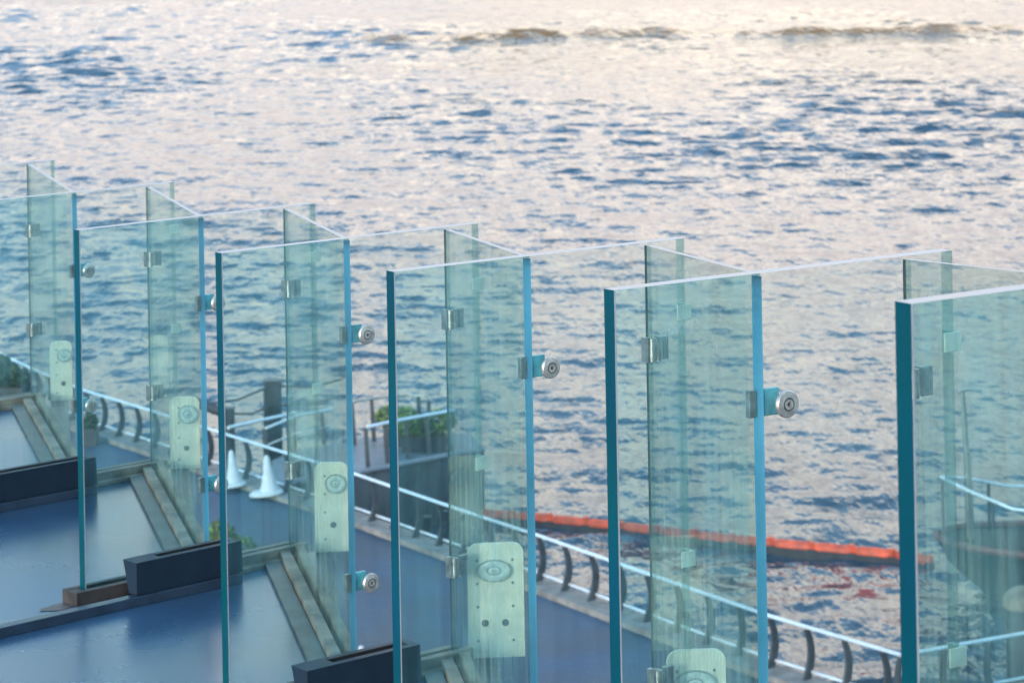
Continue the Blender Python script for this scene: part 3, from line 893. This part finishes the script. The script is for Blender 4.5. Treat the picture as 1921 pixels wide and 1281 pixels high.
# ------------------------------------------------------------------ planting
def leaf_material(name, a, b):
    mt, n, l, p = nmat(name)
    ge = n.new('ShaderNodeNewGeometry')
    rp = n.new('ShaderNodeValToRGB')
    rp.color_ramp.elements[0].color = (*a, 1); rp.color_ramp.elements[1].color = (*b, 1)
    l.new(ge.outputs['Random Per Island'], rp.inputs['Fac'])
    l.new(rp.outputs[0], p.inputs['Base Color']); p.inputs['Roughness'].default_value = 0.55
    return mt
M_LEAF = leaf_material('box_shrub_leaf', (0.025, 0.06, 0.012), (0.14, 0.22, 0.035))
M_LEAFD = leaf_material('dark_shrub_leaf', (0.012, 0.03, 0.014), (0.05, 0.09, 0.035))
M_STEM = solid('shrub_stem', (0.06, 0.045, 0.03), 0.8)
def shrub(name, loc, clumps, mt, label, group, n=900, leaf=0.05, planter=None):
    """clumps: (dx, dy, z, radius x, radius z)"""
    e = empty(name, loc); tag(e, label, 'shrub', group)
    b = MB()
    tot = sum(c[3] ** 2 * c[4] for c in clumps)
    for cx, cy, cz, rx, rz in clumps:
        for i in range(max(60, int(n * rx * rx * rz / tot))):
            v = Vector((random.gauss(0, 1), random.gauss(0, 1), random.gauss(0, 1))).normalized()
            rr = random.uniform(0.55, 1.05) ** 0.6
            c = Vector((cx + v.x * rx * rr, cy + v.y * rx * rr, cz + v.z * rz * rr))
            a = Vector((random.uniform(-1, 1), random.uniform(-1, 1), random.uniform(-1, 1))).normalized()
            w_ = (v + a * 0.9).normalized().cross(Vector((random.random(), random.random(), random.random())).normalized()).normalized()
            s_ = leaf * random.uniform(0.6, 1.3)
            t_ = a.cross(w_).normalized() * s_; w_ = w_ * s_ * 0.55
            b.add([c - t_, c + w_, c + t_, c - w_], [(0, 1, 2, 3)])
    b.build('foliage', mt, e, recalc=False)
    st = MB()
    for cx, cy, cz, rx, rz in clumps:
        st.tube([(cx * 0.4, cy * 0.4, 0), (cx * 0.8, cy * 0.8, cz * 0.6), (cx, cy, cz + rz * 0.4)], [0.03, 0.022, 0.008], 6)
    st.build('stem', M_STEM, e)
    return e
p = at_z(418, 1062, Z_PROM)
shrub('round_shrub', p, [(-0.15, 0, 0.46, 0.52, 0.48), (0.36, 0, 0.34, 0.42, 0.36), (-0.05, 0.2, 0.74, 0.32, 0.28)], M_LEAF,
      'round green shrub on the promenade right of the middle navy box', None, n=1800, leaf=0.055)
p = at_z(12, 760, Z_PROM)
def planter(loc, sx, sy, h, label):
    e = empty('planter', loc); tag(e, label, 'planter')
    b = MB()
    b.hexa([(-sx, -sy, 0), (sx, -sy, 0), (sx, sy, 0), (-sx, sy, 0), (-sx * 1.06, -sy * 1.06, h), (sx * 1.06, -sy * 1.06, h), (sx * 1.06, sy * 1.06, h), (-sx * 1.06, sy * 1.06, h)])
    b.build('tub', M_PLANT, e, bevel=0.01)
    b = MB(); b.box(-sx * 0.98, sx * 0.98, -sy * 0.98, sy * 0.98, h + 0.002, h + 0.03); b.build('soil', M_STEM, e)
    return h
pl = planter(p, 0.5, 0.35, 0.55, 'dark planter at the far left end of the promenade')
shrub('upright_shrub', p + Vector((0, 0, 0.58)), [(0, 0, 0.30, 0.50, 0.35), (-0.15, 0, 0.62, 0.32, 0.34), (0.42, 0, 0.22, 0.30, 0.24)], M_LEAFD,
      'dark green upright shrub at the far left behind the glass', None, n=2000, leaf=0.07)
p = at_z(170, 835, Z_PROM)
planter(p, 0.20, 0.20, 0.45, 'small dark planter beside the railing behind the left screens')
shrub('small_shrub', p + Vector((0, 0, 0.48)), [(0, 0, 0.16, 0.22, 0.22)], M_LEAFD, 'small dark shrub in a planter beside the railing at left', None, n=700, leaf=0.05)

# ------------------------------------------------------------------ pontoon
near = [at_z(x, y, Z_PONT) for x, y in ((470, 918), (668, 886), (852, 851), (908, 842))]
far = [at_z(x, y, Z_PONT) for x, y in ((880, 812), (700, 822), (560, 842), (500, 868))]
e = empty('pontoon', near[0]); tag(e, 'dark sided floating pontoon moored beyond the promenade railing', 'pontoon')
base = Vector(e.location)
poly = [(p.x - base.x, p.y - base.y) for p in near + far]
b = MB(); b.prism(poly, -Z_PONT - 0.6, -0.06); b.build('float_body', M_PONT, e)
b = MB(); b.prism([(x * 1.004, y) for x, y in poly], -0.058, 0.0); b.build('deck', M_PDECK, e)
b = MB(); b.tube([p - base + Vector((0, -0.03, 0.0)) for p in near], 0.07, 8); b.build('edge_strip', M_GREYR, e)

def deck_rail(pts, label, mat, r, hgt, step, mid=False):
    e = empty('pontoon_railing', pts[0]); tag(e, label, 'railing')
    base = Vector(e.location)
    b = MB(); b.tube([p - base + Vector((0, 0, hgt)) for p in pts], r, 8); b.build('handrail', mat, e)
    if mid:
        b = MB(); b.tube([p - base + Vector((0, 0, hgt * 0.5)) for p in pts], r * 0.5, 6); b.build('mid_rail', mat, e)
    for p, t in resample(pts, step):
        b = MB()
        c = p - base
        b.hexa([tuple(c + Vector(v)) for v in ((-.06, -.05, 0), (.06, -.05, 0), (.06, .05, 0), (-.06, .05, 0), (-.11, -.03, hgt - .02), (.0, -.03, hgt - .02), (.0, .03, hgt - .02), (-.11, .03, hgt - .02))])
        b.build('post', M_POST, e)
n1 = [at_z(x, y, Z_PONT) + Vector((0, 0.2, 0)) for x, y in ((690, 880), (740, 868), (852, 846))]
deck_rail(n1, 'white railing along the near side of the planted pontoon', M_RAILW, 0.05, 1.1, 0.75)
f1 = [at_z(x, y, Z_PONT) for x, y in ((665, 834), (700, 827), (765, 820), (800, 822), (812, 832))]
deck_rail(f1, 'thin dark railing along the far side of the pontoon', M_STEELD, 0.03, 1.2, 0.72)
n2 = [at_z(x, y, Z_PONT) for x, y in ((500, 868), (560, 842), (625, 830))]
deck_rail(n2, 'pale railing at the left end of the pontoon by the mooring piles', M_RAILW, 0.04, 0.95, 1.4, True)

def on_pontoon(px, py): return at_z(px, py, Z_PONT)
p = on_pontoon(795, 853) + Vector((0, 0.55, 0))
planter(p, 0.62, 0.28, 0.42, 'long dark planter on the pontoon behind its white railing')
shrub('spreading_shrub', p + Vector((0, 0, 0.44)), [(-0.42, 0, 0.30, 0.44, 0.30), (0.46, 0, 0.38, 0.46, 0.30), (0, 0.05, 0.2, 0.45, 0.3)], M_LEAF,
      'low spreading green shrub in the long planter on the pontoon', 'shrubs on the pontoon', n=1800, leaf=0.06)
p = on_pontoon(744, 834)
planter(p, 0.34, 0.28, 0.35, 'square dark planter on the pontoon under the rounder shrub')
shrub('rounded_shrub', p + Vector((0, 0, 0.36)), [(-0.20, 0, 0.42, 0.40, 0.32), (0.26, 0, 0.38, 0.38, 0.34)], M_LEAF,
      'rounded green shrub farther back on the pontoon', 'shrubs on the pontoon', n=1500, leaf=0.06)

# mooring piles
def pile(x0, x1, ytop, Y, label, mat=M_PILE, square=True, cap=None):
    a = at(x0, ytop, Y); wd = (x1 - x0) * Y / F
    e = empty('mooring_pile', (a.x + wd / 2, Y, -1.0)); tag(e, label, 'pile', None)
    h = a.z + 1.0
    b = MB()
    if square:
        b.hexa([(-wd * .55, -wd * .4, 0), (wd * .55, -wd * .4, 0), (wd * .55, wd * .4, 0), (-wd * .55, wd * .4, 0), (-wd * .5, -wd * .4, h), (wd * .5, -wd * .4, h), (wd * .5, wd * .4, h), (-wd * .5, wd * .4, h)])
        b.build('shaft', mat, e, bevel=0.02)
        b = MB(); b.box(-wd * .56, wd * .56, -wd * .46, wd * .46, h + 0.002, h + 0.06); b.build('cap', M_POST, e, bevel=0.01)
    else:
        b.lathe([(wd * .5, 0), (wd * .48, h * 0.6), (wd * .46, h)], 16); b.build('shaft', mat, e)
        if cap:
            b = MB(); b.lathe([(wd * .54, h + .002), (wd * .54, h + .08)] + [(wd * .54 * math.cos(q * math.pi / 14), h + .08 + wd * .42 * math.sin(q * math.pi / 14)) for q in range(1, 7)], 18)
            b.build('cap', cap, e)
    return a
pA = pile(495, 527, 716, 78.5, 'tall dark square mooring pile beside the pontoon')
pB = pile(414, 439, 768, 76.0, 'shorter dark square mooring pile left of the tall one')
pile(818, 843, 958, 66.5, 'dark round pile standing just beyond the long railing', square=False)
pile(790, 812, 968, 67.5, 'dark stubby pile left of the one beyond the long railing', square=False)
pile(1884, 1960, 1138, 56.0, 'stout pile with a tan domed cap at the right edge', mat=M_POST, square=False, cap=M_TAN)
# gangway frame and ropes between the piles
e = empty('gangway_beam', at(378, 762, 77)); tag(e, 'dark beam and cables joining the two square mooring piles', 'beam')
base = Vector(e.location)
b = MB(); b.tube([at(360, 752, 77) - base, at(432, 778, 76.1) - base], 0.16, 8); b.build('beam', M_PILE, e)
for a_, c_ in (((392, 757, 77), (500, 727, 78.2)), ((440, 776, 76.2), (508, 760, 78.2)), ((527, 724, 78.6), (640, 712, 80)), ((527, 760, 78.6), (640, 742, 80))):
    A_, B_ = at(*a_), at(*c_); md = (A_ + B_) / 2 - Vector((0, 0, 0.12))
    b = MB(); b.tube([A_ - base, md - base, B_ - base], 0.035, 6); b.build('cable', M_POST, e)
e = empty('gangway_rail', at(428, 802, 74)); tag(e, 'pale tube rail running right between the square mooring piles', 'railing')
base = Vector(e.location)
b = MB(); b.tube([at(428, 802, 74) - base, at(500, 786, 75.5) - base, at(556, 774, 76.5) - base], 0.05, 8); b.build('handrail', M_RAILW, e)
for x, y, Y in ((428, 802, 74), (500, 786, 75.5), (552, 775, 76.4)):
    A_ = at(x, y + 3, Y) - base
    b = MB(); b.tube([A_, A_ - Vector((0, 0, A_.z + base.z + 0.5))], 0.04, 8); b.build('post', M_POST, e)

# white cones on the promenade edge
CONE = [(0.30, 0.0), (0.29, 0.05), (0.235, 0.10), (0.165, 0.30), (0.115, 0.55), (0.08, 0.78), (0.055, 0.88), (0.012, 0.92)]
for (x, y, s, lb) in ((440, 910, 0.98, 'white cone on the promenade edge, left one of the pair'), (507, 926, 1.06, 'white cone on the promenade edge, right one of the pair')):
    p = at_z(x, y, Z_PROM + 0.12)
    e = empty('white_cone', p); tag(e, lb, 'cone', 'white cones beside the railing'); e.scale = (s, s, s); e.rotation_euler = (0, R(-5), 0)
    b = MB(); b.lathe(CONE[2:], 20); b.build('cone', M_WHITE, e)
    b = MB(); b.lathe([(0.30, 0.0), (0.30, 0.04), (0.26, 0.085), (0.236, 0.098)], 20); o = b.build('foot', M_WHITE, e); o.scale = (1.35, 1.0, 1.0); o.location = (-0.09, 0, 0)
p = at_z(678, 1234, Z_PROM)
e = empty('low_bollard', p); tag(e, 'short bollard with white top on the promenade just above a navy box', 'bollard')
b = MB(); b.lathe([(0.05, 0), (0.045, 0.14)], 12); b.build('stem', M_TAN, e)
b = MB(); b.lathe([(0.055, 0.142), (0.058, 0.20), (0.045, 0.235), (0.01, 0.25)], 14); b.build('cap', M_WHITE, e)

# ------------------------------------------------------------------ orange boom
bp = [at_z(x, y, 0.22) for x, y in ((900, 966), (1010, 973), (1140, 987), (1290, 1004), (1445, 1021), (1600, 1035), (1690, 1044), (1760, 1056))]
e = empty('floating_boom', (bp[0].x, bp[0].y, 0)); tag(e, 'orange floating boom stretched across the water', 'boom')
base = Vector(e.location)
pts = resample(bp, 0.1)
seg = 11
i0 = 0
while i0 + 3 < len(pts):
    pp = [q[0] - base for q in pts[i0:i0 + seg]]
    if len(pp) < 3: break
    wob = random.uniform(-0.004, 0.006)
    pp = [p_ + Vector((0, 0, wob + 0.006 * math.sin(i0 + i_))) for i_, p_ in enumerate(pp)]
    rr = [0.13] + [0.175] * (len(pp) - 2) + [0.13]
    b = MB(); b.tube(pp, rr, 12); b.build('float', M_ORANGE, e)
    k = pp[-1]
    b = MB(); b.box(k.x - 0.06, k.x + 0.07, k.y - 0.10, k.y + 0.10, k.z - 0.12, k.z + random.uniform(0.18, 0.22)); b.build('connector', M_ORANGE, e, bevel=0.02)
    i0 += seg
b = MB()
sk = [q[0] - base for q in pts[::3]]
vs = [(p_.x, p_.y - 0.172, 0.23) for p_ in sk] + [(p_.x, p_.y - 0.36, -0.05) for p_ in sk] + [(p_.x, p_.y + 0.12, -0.25) for p_ in sk] + [(p_.x, p_.y + 0.10, 0.10) for p_ in sk]
n = len(sk); fs = []
for r_ in range(4):
    for i in range(n - 1): fs.append((r_ * n + i, r_ * n + i + 1, ((r_ + 1) % 4) * n + i + 1, ((r_ + 1) % 4) * n + i))
b.add(vs, fs); b.build('skirt_and_reflection', M_SKIRTREFL, e)  # skirt widened forward to stand in for the boom's dark reflection

# ------------------------------------------------------------------ moored boat at the right
bow = at(1756, 1003, 66.0)
dk = bow.z
e = empty('moored_boat', (bow.x, bow.y, 0), R(-7)); tag(e, 'dark hulled boat moored at the right behind the nearest glass screen', 'boat')
st = [(0.0, 0.12, 0.85), (0.35, 0.75, 0.5), (0.9, 1.2, 0.1), (2.2, 1.65, -0.4), (4.5, 1.95, -0.5), (9, 2.05, -0.5), (14, 1.9, -0.5)]
rings = []
for x, hb, kz in st:
    shr = dk - 0.25 * min(1, x / 6)
    rings.append([(x, -hb, shr), (x + 0.1, -hb * 0.93, shr * 0.6 + kz * 0.4), (x + 0.22, -hb * 0.55, kz + 0.12), (x + 0.25, 0, kz), (x + 0.22, hb * 0.55, kz + 0.12), (x + 0.1, hb * 0.93, shr * 0.6 + kz * 0.4), (x, hb, shr)])
b = MB(); vs = [v for r_ in rings for v in r_]; fs = []
for i in range(len(rings) - 1):
    for a in range(6): fs.append((7 * i + a, 7 * i + a + 1, 7 * i + 8 + a, 7 * i + 7 + a))
fs += [(0, 1, 2, 3, 4, 5, 6), tuple(7 * (len(rings) - 1) + a for a in range(6, -1, -1))]
b.add(vs, fs, 0, True); b.build('hull', M_HULL, e)
b = MB(); fs = []
vs = [(r_[0][0], r_[0][1], r_[0][2] - 0.03) for r_ in rings] + [(r_[6][0], r_[6][1], r_[6][2] - 0.03) for r_ in rings]
n = len(rings)
for i in range(n - 1): fs.append((i, i + 1, n + i + 1, n + i))
b.add(vs, fs); b.build('deck', M_HULL, e)
b = MB(); b.tube([(r_[0][0], r_[0][1], r_[0][2]) for r_ in rings], 0.09, 8); b.tube([(r_[6][0], r_[6][1], r_[6][2]) for r_ in rings], 0.09, 8)
b.build('rub_rail', M_RUB, e)
b = MB(); b.tube([(0.15, -0.1, dk + 1.45), (0.8, -0.7, dk + 1.25), (1.8, -1.25, dk + 0.95), (4, -1.8, dk + 0.8), (9, -1.95, dk + 0.8)], 0.045, 8)
b.tube([(0.15, -0.1, dk + 1.45), (0.8, 0.7, dk + 1.25), (1.8, 1.25, dk + 0.95), (4, 1.8, dk + 0.8), (9, 1.95, dk + 0.8)], 0.045, 8)
b.build('bow_rail', M_RAILW, e)
for x, y, h in ((0.18, -0.1, 1.43), (0.8, -0.68, 1.23), (1.35, -0.98, 1.08), (2.2, -1.38, 0.9), (0.8, 0.68, 1.23), (1.35, 0.98, 1.08), (3.2, -1.6, 0.85)):
    b = MB(); b.tube([(x, y, dk - 0.1), (x, y, dk + h)], 0.04, 8); b.build('stanchion', M_POST, e)
b = MB(); b.tube([(0.85, 0.1, dk - 0.1), (0.80, 0.1, dk + 1.8), (0.70, 0.1, dk + 3.6)], [0.11, 0.08, 0.06], 8)
b.tube([(0.60, 0.1, dk + 3.5), (0.82, 0.05, dk + 3.6), (1.20, 0.0, dk + 3.58)], 0.05, 6)
b.build('mast', M_STEELD, e)
ml, n_, l_, p_ = nmat('warm_lamp'); p_.inputs['Emission Color'].default_value = (1, 0.45, 0.10, 1); p_.inputs['Emission Strength'].default_value = 0.35; p_.inputs['Base Color'].default_value = (0.5, 0.25, 0.06, 1)
for x, y in ((1.05, -1.02), (1.42, -1.22)):
    b = MB(); b.lathe([(0.01, 0), (0.05, 0.02), (0.055, 0.10), (0.03, 0.14), (0.008, 0.15)], 10, (x, y, dk - 0.35)); b.build('lamp', ml, e)
